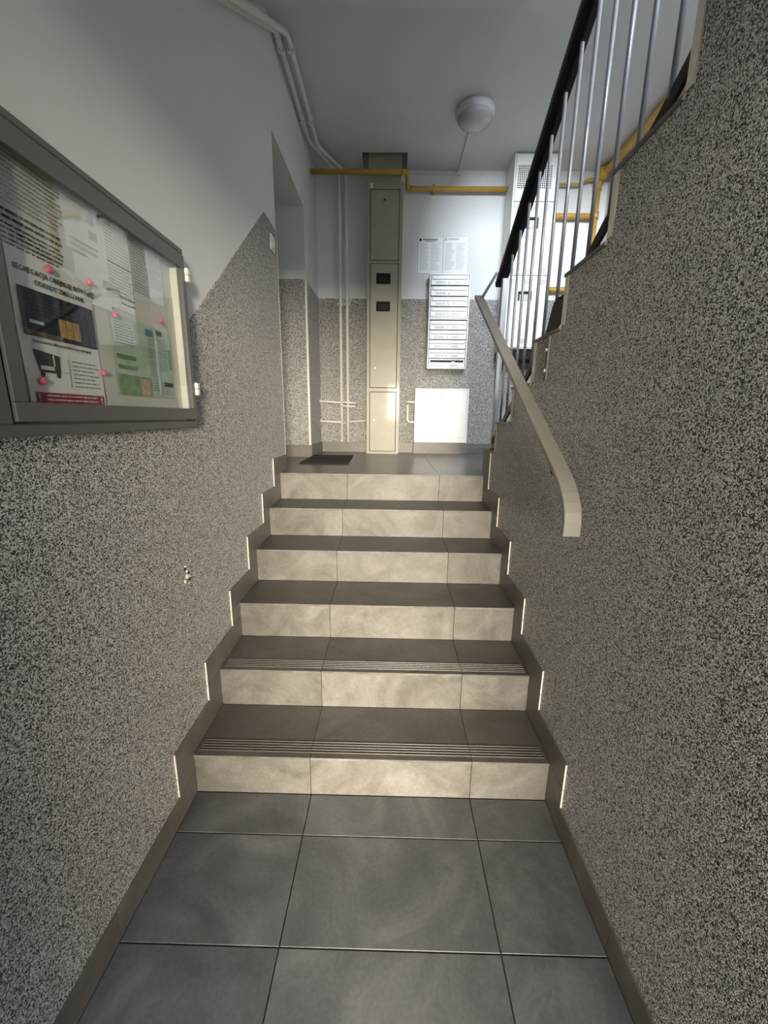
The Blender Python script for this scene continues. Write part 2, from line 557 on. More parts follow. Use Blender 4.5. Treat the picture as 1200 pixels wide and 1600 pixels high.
w1 = structure(empty('window_1', ((WX0 + WX1) / 2, YF - 0.06, WZ0)))
mb = MB()
for a in ((WX0, WX0 + 0.05, WZ0, WZ1), (WX1 - 0.05, WX1, WZ0, WZ1), (WX0, WX1, WZ0, WZ0 + 0.05), (WX0, WX1, WZ1 - 0.05, WZ1)):
    mb.box(a[0], a[1], YF - 0.09, YF - 0.04, a[2], a[3])
mb.build('window_frame', 'white_plastic', w1)
box('pane', WX0 + 0.04, WX1 - 0.04, YF - 0.068, YF - 0.062, WZ0 + 0.04, WZ1 - 0.04, 'clear_glass', w1)

# ---- ceiling: landing slab, sloping soffit of the flight above, half-landing slab, roof of the well
HX0, HX1, HY0 = -0.284, 0.104, 4.05          # hole in the slab round the meter column
cl = structure(MB().box(XL, XO, 2.70, HY0, ZC, ZC + 0.24).box(XL, HX0, HY0, YB, ZC, ZC + 0.24).box(HX1, XO, HY0, YB, ZC, ZC + 0.24)
               .box(HX0, HX1, HY0, YB, ZC + 0.22, ZC + 0.24).build('ceiling', 'ceiling_paint', origin=(0.5, 3.5, ZC)))
SL = 0.65
zs = lambda y: ZC - SL * (2.80 - y)
y1 = 2.80 - (ZC - ZH) / SL
part_label(MB().prism([(2.80, ZC), (2.80, ZC + 0.20), (y1, ZH + 0.20), (y1, ZH)], 'x', XL, 0.655).build('sloping_soffit', 'ceiling_paint', cl),
           'sloping underside of the flight above')
YHL = UY[9]
part_label(MB().box(XL, 0.655, YF, y1, ZH, ZH + 0.20).box(0.655, XO, YF, YHL - 0.012, ZH, ZH + 0.20).build('half_landing_slab', 'ceiling_paint', cl), 'slab of the half landing')
box('well_roof', XL - 0.1, XO + 0.1, YF - 0.1, YB + 0.1, ZT, ZT + 0.1, 'ceiling_paint', cl)

# ---- wall under the upper flight (stepped top)
prof = [(YF, 0.0 - 0.1), (SY[0] + 0.02, -0.1), (SY[5] + 0.03, ZL - 0.2), (UY[0] - 0.010, ZL - 0.2)]
y, z = UY[0] - 0.010, UZ[0] - 0.010
for i in range(9):
    prof.append((UY[i] - 0.010, UZ[i] - 0.010))
    prof.append((UY[i + 1] - 0.010, UZ[i] - 0.010))
prof += [(UY[9] - 0.010, ZH), (YF, ZH)]
wr = structure(MB().prism(prof, 'x', XR, XR + 0.10).build('wall_stair', 'concrete', origin=(XR, 1.0, 0)))
part_label(MB().prism(prof, 'x', XR - T, XR + 0.001).build('mosaic_plaster', 'mosaic_plaster', wr),
           'dark stone-chip plaster on the wall under the upper flight')

# ================================================================== STAIRCASES
st = tag(empty('staircase', (0, SY[0], 0)), 'straight flight of six tiled steps with pale beige risers and dark treads', 'stairs')
core = [(SY[0] + 0.012, -0.01)]
for i in range(6):
    core.append((SY[i] + 0.012, SZ[i + 1] - 0.012))
    core.append(((SY[i + 1] + 0.012) if i < 5 else SY[5] + 0.10, SZ[i + 1] - 0.012))
core += [(SY[5] + 0.10, -0.01)]
MB().prism(core, 'x', XL, XR - T).build('core', 'grout', st)
for i in range(6):
    for c in range(3):
        x0, x1 = SX[c] + (0.0009 if c else 0), SX[c + 1] - (0.0009 if c < 2 else 0)
        box('riser_tile', x0, x1, SY[i], SY[i] + 0.011, SZ[i] + 0.0008, SZ[i + 1] - 0.0112, 'riser_stone', st, 0.0007,
            origin=((x0 + x1) / 2, SY[i], SZ[i]))
        ye = SY[i + 1] if i < 5 else SY[5] + 0.011
        tr = box('tread_tile', x0, x1, SY[i] - 0.004, ye - 0.0008, SZ[i + 1] - 0.0105, SZ[i + 1],
                 ['tread_stone' if i < 5 else 'landing_stone', 'riser_stone'], st, 0.0008, {'-y': 1},
                 origin=((x0 + x1) / 2, SY[i], SZ[i + 1]))
        if i < 2:
            g = MB()
            for k in range(5):
                yy = SY[i] + 0.020 + k * 0.0125
                g.prism([(yy, SZ[i + 1] - 0.0005), (yy + 0.004, SZ[i + 1] - 0.0005), (yy + 0.003, SZ[i + 1] + 0.0016), (yy + 0.0008, SZ[i + 1] + 0.0016)],
                        'x', x0 + 0.012 * (c == 0), x1 - 0.012 * (c == 2))
            part_label(g.build('anti_slip_ribs', 'skirting_stone', tr), 'fine anti-slip ribs along the front edge')

us = tag(empty('upper_staircase', (1.27, UY[0], ZL)), 'upper flight of tiled steps seen from its open side behind the railing', 'stairs')
prof2 = [(UY[0] - 0.012, ZL - 0.01)]
for i in range(9):
    prof2.append((UY[i] - 0.012, UZ[i] - 0.012))
    prof2.append((UY[i + 1] - 0.012, UZ[i] - 0.012))
prof2 += [(UY[9] - 0.012, UZ[8] - 0.30), (UY[8], UZ[8] - 0.30), (UY[0] - 0.35, ZL - 0.01)]
MB().prism(prof2, 'x', XR + 0.10, XO).build('core', 'concrete', us)
for i in range(9):
    # risers look towards the back wall; their raw edges show white on the open side
    box('riser_tile', XR - 0.0075, XO, UY[i] - 0.026, UY[i], (UZ[i - 1] if i else ZL) + 0.0005, UZ[i] - 0.011, ['riser_stone', 'raw_tile_edge'],
        us, 0.0008, {'-x': 1}, origin=(1.2, UY[i], UZ[i]))
    box('tread_tile', XR - 0.011, XO, UY[i + 1] + 0.0005, UY[i] + 0.006, UZ[i] - 0.0108, UZ[i], ['tread_stone', 'skirting_stone'], us, 0.0008, {'-x': 1},
        origin=(1.2, UY[i], UZ[i]))

# ================================================================== SKIRTINGS
SK = 0.010
def skirt(parent, x, side, y0, y1, z0, z1, mats=('skirting_stone', 'raw_tile_edge'), fm=None):
    xa, xb = (x - SK - 0.003, x) if side < 0 else (x, x + SK + 0.003)
    return box('skirting_tile', xa, xb, y0 + 0.0007, y1 - 0.0007, z0 + 0.0007, z1 - 0.0007, list(mats), parent, 0.0006,
               {'-y': 1} if fm is None else fm, origin=(x, (y0 + y1) / 2, z0))
FO = (1.146, 1.418, 1.703, 1.965, 2.238, 2.487)
FR = (1.144, 1.407, 1.681, 1.957, 2.230, 2.490)
for side, x, fo, nm in ((-1, SX[0], FO, 'baseboard_left'), (1, SX[3], FR, 'baseboard_right')):
    bb = structure(empty(nm, (x, 1.2, 0)))
    for ya, yb in ((1.06, SY[0]), (0.81, 1.06), (0.21, 0.81), (-0.39, 0.21), (YF, -0.39)):
        skirt(bb, x, side, ya, yb, 0.0, 0.095, fm={})
    for i in range(6):
        ztop = SZ[i + 1] + 0.105
        if i == 5 and side > 0:
            skirt(bb, x, side, fo[i], UY[0] - 0.013, SZ[6], UZ[0] - 0.013)
        elif i == 5:
            skirt(bb, x, side, fo[i], DY0, SZ[6], ztop)
        else:
            skirt(bb, x, side, fo[i], SY[i + 1], SZ[i + 1], ztop)
        skirt(bb, x, side, fo[i], SY[i], SZ[i] + (0.105 if i else 0.095), SZ[i + 1])
bb = structure(empty('baseboard_back', (0.0, YB, ZL)))
def bskirt(x0, x1, y, h=0.10, d=0.012):
    box('skirting_tile', x0 + 0.0008, x1 - 0.0008, y - d, y, ZL, ZL + h, 'skirting_stone', bb, 0.0008, origin=((x0 + x1) / 2, y, ZL))
bskirt(XL + T, -0.245, YB - T)
bskirt(0.075, 0.228, YB - T)
bskirt(0.228, 0.772, YB - T, 0.112, 0.085)
bskirt(0.772, 0.96, YB - T)
bskirt(0.96, 1.56, YB - T)
bskirt(1.56, XO, YB - T)
bskirt(XL - 1.29, XL + T, DY1 - T, 0.105)
box('skirting_tile', XL + T, XL + T + 0.010, DY1 - T, YB - 0.018, ZL, ZL + 0.105, 'skirting_stone', bb, 0.0008)

# ================================================================== NOTICE BOARD (left wall)
BX = -0.680                     # front face
by0, by1, bz0, bz1 = -0.04, 1.462, 1.358, 1.922
XB0 = XL + T
nb = tag(empty('notice_board', (XB0, 0.70, bz0)), 'wide grey metal notice case with glazed doors on the left wall', 'notice board')
mb = MB()
mb.box(XB0, BX - 0.004, by0, by1, bz1 - 0.018, bz1)
mb.box(XB0, BX - 0.004, by0, by1, bz0, bz0 + 0.024)
mb.box(XB0, BX - 0.004, by1 - 0.010, by1, bz0 + 0.024, bz1 - 0.018)
mb.box(XB0, BX - 0.004, by0, by0 + 0.010, bz0 + 0.024, bz1 - 0.018)
mb.build('case', 'grey_frame_metal', nb, 0.003)
box('backing_panel', XB0, XB0 + 0.006, by0 + 0.010, by1 - 0.010, bz0 + 0.024, bz1 - 0.018, 'board_backing', nb)
box('centre_post', XB0 + 0.006, BX - 0.004, 0.706, 0.744, bz0 + 0.024, bz1 - 0.018, 'grey_frame_metal', nb, 0.002)
for (ya, yb, hinge_y) in ((0.748, by1 - 0.004, 1), (by0 + 0.012, 0.702, 0)):
    dz0, dz1 = bz0 + 0.028, bz1 - 0.021
    fr = MB()
    w = 0.036
    fr.box(BX - 0.016, BX, ya, yb, dz1 - 0.042, dz1)
    fr.box(BX - 0.016, BX, ya, yb, dz0, dz0 + w)
    fr.box(BX - 0.016, BX, ya, ya + 0.030, dz0 + w, dz1 - 0.042)
    fr.box(BX - 0.016, BX, yb - 0.024, yb, dz0 + w, dz1 - 0.042)
    d = fr.build('door', 'grey_frame_metal', nb, 0.0015)
    box('pane', BX - 0.010, BX - 0.006, ya + 0.026, yb - 0.020, dz0 + w - 0.004, dz1 - 0.038, 'clear_glass', d)
    part_label(box('glazing_bead', XB0 + 0.006, BX - 0.016, yb - 0.026, yb - 0.020, dz0 + w, dz1 - 0.042, 'cream_plastic', d), 'cream inner edge')
    if hinge_y:
        for hz in (1.845, 1.488):
            h = MB()
            h.box(BX - 0.002, BX + 0.010, yb - 0.004, yb + 0.014, hz - 0.020, hz)
            h.box(BX - 0.002, BX + 0.010, yb - 0.004, yb + 0.014, hz + 0.001, hz + 0.021)
            part_label(h.build('hinge', 'cream_plastic', nb, 0.002), 'cream plastic hinge')

PX = XB0 + 0.0065               # papers lie on the backing panel
def sheet(name, ya, yb, za, zb, mat_name, label, cat, lift=0.0, group=None, tilt=0.0):
    """paper pinned to the board; (ya,za) lower near corner"""
    mb = MB()
    n = 6
    vs = []
    for j in range(n + 1):
        t = j / n
        curl = 0.0012 * math.sin(t * math.pi * 2.2 + ya * 9)
        for (yy) in (ya, yb):
            vs.append((PX + lift + 0.001 + curl, yy + tilt * (t - 0.5), za + (zb - za) * t))
    front = [mb.bm.verts.new(v) for v in vs]
    back = [mb.bm.verts.new((v[0] - 0.0004, v[1], v[2])) for v in vs]
    for j in range(n):
        a, b, c, d_ = 2 * j, 2 * j + 1, 2 * j + 3, 2 * j + 2
        mb.bm.faces.new((front[a], front[b], front[c], front[d_]))
        mb.bm.faces.new((back[d_], back[c], back[b], back[a]))
        mb.bm.faces.new((front[a], front[d_], back[d_], back[a]))
        mb.bm.faces.new((front[b], back[b], back[c], front[c]))
    mb.bm.faces.new((front[0], back[0], back[1], front[1]))
    mb.bm.faces.new((front[2 * n], front[2 * n + 1], back[2 * n + 1], back[2 * n]))
    return tag(mb.build(name, mat_name), label, cat, group)
def patch(parent, name, ya, yb, za, zb, mat_name, lift, label=None):
    o = box(name, PX + lift, PX + lift + 0.0003, ya, yb, za, zb, mat_name, parent)
    return part_label(o, label) if label else o
def lines(parent, ya, yb, ztop, n, pitch, hh, mat_name, lift, seed=1, ragged=0.25, slope=0.0):
    """rows of small print, broken into words"""
    rd = random.Random(seed)
    mb = MB()
    for k in range(n):
        zc = ztop - k * pitch
        y = ya
        end = yb - (yb - ya) * ragged * rd.random() * (1 if rd.random() < 0.6 else 0.2)
        while y < end - 0.004:
            wl_ = min(rd.uniform(0.006, 0.026), end - y)
            mb.box(PX + lift, PX + lift + 0.0003, y, y + wl_, zc - hh / 2 + slope * (y - ya), zc + hh / 2 + slope * (y - ya))
            y += wl_ + 0.0028
    return mb.build('printed_text', mat_name, parent)
YR, ZU = (0, 1, 0), (0, 0, 1)
# poster on mixed waste
po = sheet('poster', 0.822, 1.040, 1.412, 1.708, 'paper', 'waste-sorting poster with a dark photo and a black bin', 'poster', 0.0015)
L = 0.0050
text_mesh('headline', 'SEGREGACJA OBEJMUJE RÓWNIEŻ', 0.0140, po, 'print_black', (PX + L, 0.940, 1.668), YR, ZU, align='CENTER', bold=True)
text_mesh('headline', 'ODPADY ZMIESZANE', 0.0140, po, 'print_black', (PX + L, 0.944, 1.650), YR, ZU, align='CENTER', bold=True)
ph = patch(po, 'photo_print', 0.835, 1.034, 1.552, 1.640, 'print_navy', L - 0.0009, 'dark photo of shelves')
patch(ph, 'photo_detail', 0.850, 0.885, 1.576, 1.582, 'paper_grey', L - 0.0005)
patch(ph, 'photo_detail', 0.838, 0.930, 1.5525, 1.562, 'print_brown', L - 0.0006)
for k in range(3):
    patch(ph, 'photo_detail', 0.926 + 0.020 * k, 0.944 + 0.020 * k, 1.561, 1.598, 'print_gold', L - 0.0005)
patch(ph, 'photo_detail', 0.990, 1.008, 1.556, 1.636, 'print_slate', L - 0.0005)
patch(ph, 'photo_detail', 1.010, 1.0335, 1.556, 1.628, 'print_slate', L - 0.0005)
lines(ph, 0.850, 0.975, 1.622, 4, 0.0075, 0.0018, 'print_slate', L - 0.0003, 5, 0.6)
text_mesh('caption', 'Zmieszane to tylko pozostałości po segregacji!', 0.0086, po, 'print_black', (PX + L, 0.848, 1.540), YR, ZU)
mb = MB()
mb.prism([(0.846, 1.527), (0.912, 1.520), (0.909, 1.484), (0.856, 1.484)], 'x', PX + L - 0.0009, PX + L - 0.0005)
bn = part_label(mb.build('bin_picture', 'print_slate', po), 'picture of a black wheeled bin')
mb = MB().prism([(0.848, 1.523), (0.910, 1.517), (0.908, 1.486), (0.857, 1.486)], 'x', PX + L - 0.0006, PX + L - 0.0003)
mb.build('bin_side', 'print_black', bn)
patch(bn, 'bin_rubbish', 0.858, 0.893, 1.489, 1.497, 'paper_grey', L - 0.0002)
patch(bn, 'bin_stripe', 0.893, 0.896, 1.498, 1.520, 'paper', L - 0.0002)
for yy in (0.862, 0.902):
    MB().lathe([(0.0055, 0), (0.0055, 0.0004)], (PX + L - 0.0008, yy, 1.480), 'x', 14).build('bin_wheel', 'print_black', bn)
lines(po, 0.945, 1.030, 1.514, 7, 0.0088, 0.0020, 'print_grey', L - 0.0006, 9, 0.3)
mb = MB()
mb.box(PX + L - 0.0006, PX + L - 0.0003, 0.934, 0.9352, 1.458, 1.516)
mb.box(PX + L - 0.0006, PX + L - 0.0003, 0.918, 0.934, 1.487, 1.4882)
mb.build('diagram_line', 'print_grey', po)
rb = patch(po, 'red_banner', 0.836, 1.034, 1.423, 1.444, 'print_red', L - 0.0009, 'dark red banner')
lines(rb, 0.862, 1.010, 1.438, 2, 0.0085, 0.0026, 'paper_grey', L - 0.0005, 3, 0.05)
for yy in (0.841, 1.022):
    text_mesh('exclamation_mark', '!', 0.020, rb, 'paper', (PX + L - 0.0004, yy, 1.4265), YR, ZU, bold=True)
# green leaflet
gl = sheet('leaflet', 1.096, 1.386, 1.452, 1.654, 'print_pale_green', 'green printed leaflet in the lower corner of the notice case', 'leaflet', 0.0012)
patch(gl, 'leaflet_field', 1.100, 1.190, 1.585, 1.640, 'print_mint', L)
patch(gl, 'leaflet_field', 1.100, 1.245, 1.4535, 1.505, 'print_green', L)
patch(gl, 'leaflet_field', 1.195, 1.242, 1.4535, 1.500, 'print_tan', L + 0.0004)
patch(gl, 'leaflet_field', 1.246, 1.282, 1.625, 1.642, 'print_blue', L)
patch(gl, 'leaflet_field', 1.300, 1.332, 1.634, 1.648, 'print_brown', L)
patch(gl, 'leaflet_field', 1.318, 1.372, 1.487, 1.500, 'print_navy', L)
patch(gl, 'leaflet_field', 1.290, 1.300, 1.460, 1.640, 'print_mint', L)
patch(gl, 'leaflet_field', 1.105, 1.185, 1.545, 1.556, 'print_green', L)
patch(gl, 'leaflet_field', 1.105, 1.185, 1.520, 1.529, 'print_green', L)
patch(gl, 'leaflet_field', 1.360, 1.374, 1.540, 1.600, 'print_green', L)
for a, b, t, n in ((1.108, 1.186, 1.634, 8), (1.250, 1.286, 1.615, 15), (1.305, 1.350, 1.622, 13), (1.250, 1.286, 1.500, 5), (1.305, 1.352, 1.480, 3)):
    lines(gl, a, b, t, n, 0.0072, 0.0020, 'print_grey', L + 0.0006, n + 3)
# typed notices in the upper half
n1 = sheet('notice_sheet', 0.790, 1.000, 1.700, 1.892, 'paper_grey', 'large typed notice with many lines at the left of the open pane', 'notice', 0.0005)
lines(n1, 0.796, 0.985, 1.884, 13, 0.0085, 0.0022, 'print_grey', 0.0035, 21, 0.2, -0.02)
lines(n1, 0.830, 0.985, 1.765, 2, 0.0115, 0.0044, 'print_black', 0.0035, 22, 0.1, -0.02)
lines(n1, 0.796, 0.975, 1.742, 5, 0.0085, 0.0027, 'print_black', 0.0035, 23, 0.4, -0.02)
n2 = sheet('notice_sheet', 0.985, 1.115, 1.655, 1.862, 'paper', 'plain white sheet with small grey tabs between the typed notices', 'notice', 0.0010)
for a, b in ((1.052, 1.832), (1.088, 1.705), (1.060, 1.800)):
    patch(n2, 'grey_tab', a, a + 0.026, b, b + 0.018, 'print_pale', 0.0042)
lines(n2, 0.995, 1.085, 1.782, 3, 0.012, 0.0036, 'print_pale', 0.0042, 31, 0.5)
n3 = sheet('notice_sheet', 1.110, 1.215, 1.668, 1.880, 'paper', 'white sheet of faint typed rows with a bold line across', 'notice', 0.0014)
lines(n3, 1.116, 1.208, 1.868, 22, 0.0078, 0.0021, 'print_pale', 0.0045, 41, 0.15)
lines(n3, 1.116, 1.210, 1.775, 1, 0.01, 0.0026, 'print_black', 0.0048, 42, 0.0)
lines(n3, 1.150, 1.212, 1.700, 2, 0.014, 0.0028, 'print_black', 0.0048, 43, 0.0)
n4 = sheet('notice_sheet', 1.218, 1.296, 1.712, 1.878, 'paper_grey', 'narrow grey sheet of dense typed rows', 'notice', 0.0006)
lines(n4, 1.223, 1.290, 1.868, 18, 0.0078, 0.0024, 'print_grey', 0.0036, 51, 0.1)
n5 = sheet('notice_sheet', 1.298, 1.372, 1.728, 1.862, 'paper_blue_white', 'narrow bright white sheet nearest the hinged edge', 'notice', 0.0008)
lines(n5, 1.303, 1.366, 1.852, 13, 0.0070, 0.0018, 'print_pale', 0.0038, 61, 0.3)
# a notice behind the other pane
n6 = sheet('notice_sheet', 0.42, 0.63, 1.44, 1.737, 'print_tan', 'tan sheet behind the far left pane', 'notice', 0.0006)
# pink magnets
PINS = [(83, 0.916, 1.690, 'poster top, left of its middle'), (147, 1.034, 1.700, 'poster top right corner'), (152, 1.040, 1.500, 'right edge of the bin poster'),
        (60, 0.852, 1.466, 'lower left of the bin poster'), (177, 1.110, 1.648, 'top left corner of the green leaflet'),
        (244, 1.330, 1.680, 'above the green leaflet, near its right end'), (237, 1.352, 1.880, 'top of the bright narrow sheet'),
        (157, 1.128, 1.890, 'top edge of the case above the faint typed sheet')]
for _, y, z, where in PINS:
    o = MB().lathe([(0.0075, 0.0), (0.0082, 0.003), (0.0070, 0.0065), (0.0035, 0.0085)], (PX + 0.006, y, z), 'x', 16).build('round_magnet', 'pin_pink')
    tag(o, 'pink round magnet at the ' + where if 'above' not in where[:5] else 'pink round magnet ' + where, 'magnet', 'pink magnets in the notice case')

# ---- broken wall anchor on the left wall
x = XL + T
br = tag(empty('broken_wall_anchor', (x, 1.349, 0.80)), 'broken white fitting left in a hole in the left wall', 'wall fitting')
mb = MB()
mb.lathe([(0.0105, -0.001), (0.0105, 0.0006)], (x, 1.372, 0.826), 'x', 14)
mb.lathe([(0.0095, -0.001), (0.0095, 0.0006)], (x, 1.348, 0.868), 'x', 12)
mb.lathe([(0.0085, -0.001), (0.0085, 0.0006)], (x, 1.366, 0.846), 'x', 12)
mb.build('hole', 'broken_dark', br)
mb = MB()
mb.lathe([(0.0055, 0.0), (0.0085, 0.004), (0.0085, 0.008), (0.005, 0.009), (0.004, 0.003)], (x, 1.350, 0.840), 'x', 16)
mb.build('plug_ring', 'broken_white', br)
for (yy, zz, a, b) in ((1.336, 0.826, 0.010, 0.010), (1.370, 0.834, 0.008, 0.010), (1.347, 0.878, 0.009, 0.006), (1.352, 0.858, 0.005, 0.009), (1.362, 0.810, 0.012, 0.004)):
    MB().box(x - 0.001, x + 0.006, yy - a / 2, yy + a / 2, zz - b / 2, zz + b / 2).build('chip', 'broken_white', br, 0.0015)

# ---- light switch by the opening
x = XL + T
sw = tag(empty('light_switch', (x, 2.688, 2.35)), 'white rocker light switch on the dark plaster by the opening', 'light switch')
box('plate', x, x + 0.010, 2.646, 2.730, 2.346, 2.430, 'white_plastic', sw, 0.003)
box('rocker', x + 0.010, x + 0.015, 2.660, 2.716, 2.360, 2.416, 'white_plastic', sw, 0.002)

# ================================================================== BACK WALL
# ---- heating riser pipes running down the wall and along the ceiling
YP = YB - 0.06
for k, (xp, xc, yt, lab) in enumerate(((-0.504, -0.690, 3.80, 'left white riser pipe in the corner, running up and along the ceiling'),
                                       (-0.440, -0.632, 3.88, 'right white riser pipe next to the meter column, running up and along the ceiling'))):
    hp = tag(empty('riser_pipe', (xp, YP, 1.15)), lab, 'pipe')
    zc = ZC - 0.05
    path = [(xp, YP, 1.16), (xp, YP, zc - 0.015), (xp - 0.02, YP - 0.03, zc), (xc, yt, zc), (xc, 2.86 + 0.02 * k, zc), (xc, 1.70, zs(1.70) - 0.06), (xc, 1.0, zs(1.0) - 0.06)]
    MB().tube(fillet(path, 0.05), 0.0155, 12).build('pipe_run', 'white_pipe_paint', hp)
    MB().lathe([(0.0155, 0), (0.011, -0.012), (0.006, -0.02)], (xp, YP, 1.162), 'z', 12).build('end_cap', 'white_pipe_paint', hp)
    cz = 2.448
    MB().tube([(xp - 0.030, YP + 0.004, cz), (xp + 0.026, YP + 0.004, cz - 0.004)], 0.010, 10).build('clamp', 'white_plastic', hp)
    MB().tube([(xp + 0.022, YP, cz), (xp + 0.028, YP + 0.01, cz + 0.03), (xp + 0.040, YP + 0.03, cz + 0.075)], 0.004, 8).build('clamp_hook', 'white_plastic', hp)
    for yb_ in (3.58, 2.98):
        box('ceiling_clip', xc - 0.022, xc + 0.022, yb_ - 0.012, yb_ + 0.012, zc - 0.020, ZC - 0.002, 'white_pipe_paint', hp, 0.003)
    if k == 0:
        for zz in (1.546, 1.352):
            MB().tube([(XL + T + 0.004, YP - 0.004, zz), (xp, YP - 0.004, zz - 0.012)], 0.010, 10).build('branch_pipe', 'white_pipe_paint', hp)
            MB().lathe([(0.017, 0.0), (0.017, 0.006)], (XL + T + 0.001, YP - 0.004, zz), 'x', 14).build('rosette', 'white_pipe_paint', hp)
        MB().tube([(xp, YP - 0.03, 1.500), (xp + 0.145, YP - 0.03, 1.498)], 0.0095, 10).build('branch_pipe', 'white_pipe_paint', hp)
    else:
        MB().tube([(xp - 0.06, YP - 0.03, 1.540), (xp + 0.085, YP - 0.03, 1.530)], 0.0095, 10).build('branch_pipe', 'white_pipe_paint', hp)
        MB().tube([(xp - 0.02, YP - 0.004, 1.346), (-0.245, YP - 0.004, 1.360)], 0.007, 10).build('branch_pipe', 'white_pipe_paint', hp)
wire = MB().tube(fillet([(-0.408, YP, 2.482), (-0.36, YP + 0.01, 2.462), (-0.30, YP + 0.02, 2.448), (-0.245, YP + 0.03, 2.444)], 0.03), 0.0035, 8).build('thin_cable', 'white_plastic')
tag(wire, 'thin white cable sagging from pipe clamp to the meter column', 'cable')

# ---- beige meter column
CY = 4.12
cx0, cx1 = -0.246, 0.074
mc = tag(empty('meter_column', (-0.085, CY, ZL)), 'tall narrow beige metal meter column against the back wall', 'meter cabinet')
mb = MB()
mb.box(cx0, cx1, CY + 0.006, YB, ZL, 3.400)
mb.build('body', 'beige_enamel', mc, 0.003)
mb = MB()
mb.box(cx0, cx0 + 0.028, CY, CY + 0.006, ZL, 3.400)
mb.box(cx1 - 0.028, cx1, CY, CY + 0.006, ZL, 3.400)
for z0, z1 in ((3.345, 3.400), (2.762, 2.780), (1.640, 1.672), (ZL, ZL + 0.022)):
    mb.box(cx0 + 0.028, cx1 - 0.028, CY, CY + 0.006, z0, z1)
mb.build('face_frame', 'beige_enamel', mc)
box('head_duct', cx0 + 0.012, cx1 - 0.02, CY + 0.004, YB, 3.400, ZC + 0.21, 'beige_enamel', mc, 0.002)
DOORS = [(2.784, 3.341), (1.676, 2.758), (ZL + 0.026, 1.636)]
dd = []
for (z0, z1) in DOORS:
    box('door_gap', cx0 + 0.029, cx1 - 0.029, CY + 0.003, CY + 0.0062, z0 - 0.003, z1 + 0.003, 'dark_gap', mc)
    dd.append(box('door', cx0 + 0.0345, cx1 - 0.0345, CY - 0.002, CY + 0.004, z0 + 0.002, z1 - 0.002, 'beige_enamel', mc, 0.0012))
def lock(parent, x, z, r=0.010, m='mail_steel'):
    MB().lathe([(r, 0.0), (r, -0.004), (r * 0.7, -0.006)], (x, CY - 0.002, z), 'y', 14).build('lock', m, parent)
lock(dd[0], -0.178, 3.065, 0.008, 'beige_enamel')
lock(dd[0], -0.089, 3.264, 0.006, 'dark_gap')
lock(dd[1], -0.164, 2.566, 0.008, 'beige_enamel')
lock(dd[1], -0.164, 1.856, 0.010)
lock(dd[2], -0.172, 1.366, 0.010)
for z0, z1 in ((2.590, 2.678), (2.357, 2.442)):
    w = part_label(MB().box(-0.158, -0.029, CY - 0.006, CY + 0.001, z0, z1).build('meter_window', 'black_plastic', dd[1], 0.003), 'black meter window')
    box('window_glass', -0.142, -0.045, CY - 0.0072, CY - 0.0055, z0 + 0.016, z1 - 0.020, 'black_glass', w) if False else None
box('window_glass', -0.140, -0.046, CY - 0.0072, CY - 0.005, 2.606, 2.650, 'black_glass', dd[1])
box('window_glass', -0.140, -0.046, CY - 0.0072, CY - 0.005, 2.373, 2.415, 'black_glass', dd[1])
box('warning_tag', cx0 + 0.030, cx0 + 0.052, CY - 0.002, CY, 3.352, 3.392, 'cream_plastic', mc)

# ---- yellow gas pipe on the left half of the back wall
GY = 4.05
gp = tag(empty('gas_pipe', (0.1, GY, 3.315)), 'long yellow gas pipe crossing in front of the meter column head', 'pipe')
MB().tube(fillet([(XL + 0.001, GY, 3.440), (0.106, GY, 3.440), (0.111, GY + 0.19, 3.405), (1.006, GY + 0.19, 3.405)], 0.03), 0.0195, 14).build('pipe_run', 'yellow_pipe_paint', gp)
MB().tube([(0.106 - 0.055, GY, 3.440), (0.106 - 0.02, GY, 3.440)], 0.024, 14).build('elbow_collar', 'yellow_pipe_paint', gp)
MB().tube([(0.135, GY + 0.19, 3.405), (0.170, GY + 0.19, 3.405)], 0.024, 14).build('elbow_collar', 'yellow_pipe_paint', gp)
mb = MB()
mb.box(0.336, 0.360, GY + 0.166, YB, 3.382, 3.428)
mb.box(0.342, 0.354, GY + 0.184, GY + 0.196, 3.426, 3.444)
mb.build('pipe_clamp', 'yellow_pipe_paint', gp, 0.001)

# ---- papers over the mailboxes
def wall_paper(x0, x1, z0, z1, label, head, seed):
    s = MB().box(x0, x1, YB - 0.003, YB - 0.0005, z0, z1).build('wall_notice', 'paper_blue_white')
    tag(s, label, 'notice', 'sheets over the mailboxes')
    rd = random.Random(seed)
    mb = MB()
    for c0, c1 in ((x0 + 0.016, (x0 + x1) / 2 - 0.004), ((x0 + x1) / 2 + 0.004, x1 - 0.014)):
        for k in range(22):
            zz = z1 - 0.055 - k * 0.0105
            e = c0 + (c1 - c0) * rd.uniform(0.55, 1.0)
            mb.box(c0, e, YB - 0.0036, YB - 0.0028, zz, zz + 0.0035)
    mb.build('printed_text', 'print_pale', s)
    hb = MB().box(x0 + 0.008, x0 + 0.030, YB - 0.0036, YB - 0.0028, z1 - 0.034, z1 - 0.010)
    hb.build('emblem', 'print_black' if head else 'print_pale', s)
    hd = MB()
    hd.box(x0 + 0.040, x1 - (0.05 if head else 0.09), YB - 0.0036, YB - 0.0028, z1 - 0.026, z1 - 0.013)
    if head:
        hd.box(x0 + 0.060, x1 - 0.07, YB - 0.0036, YB - 0.0028, z1 - 0.038, z1 - 0.032)
    hd.build('heading', 'print_grey' if head else 'print_pale', s)
    box('plastic_edge', x0 - 0.004, x1 + 0.004, YB - 0.0012, YB - 0.0002, z0 - 0.004, z1 + 0.004, 'print_pale', s)
wall_paper(0.228, 0.458, 2.735, 3.040, 'sheet with a bold heading above the mailboxes, left one of two', True, 3)
wall_paper(0.466, 0.697, 2.735, 3.046, 'pale sheet above the mailboxes, right one of two', False, 4)

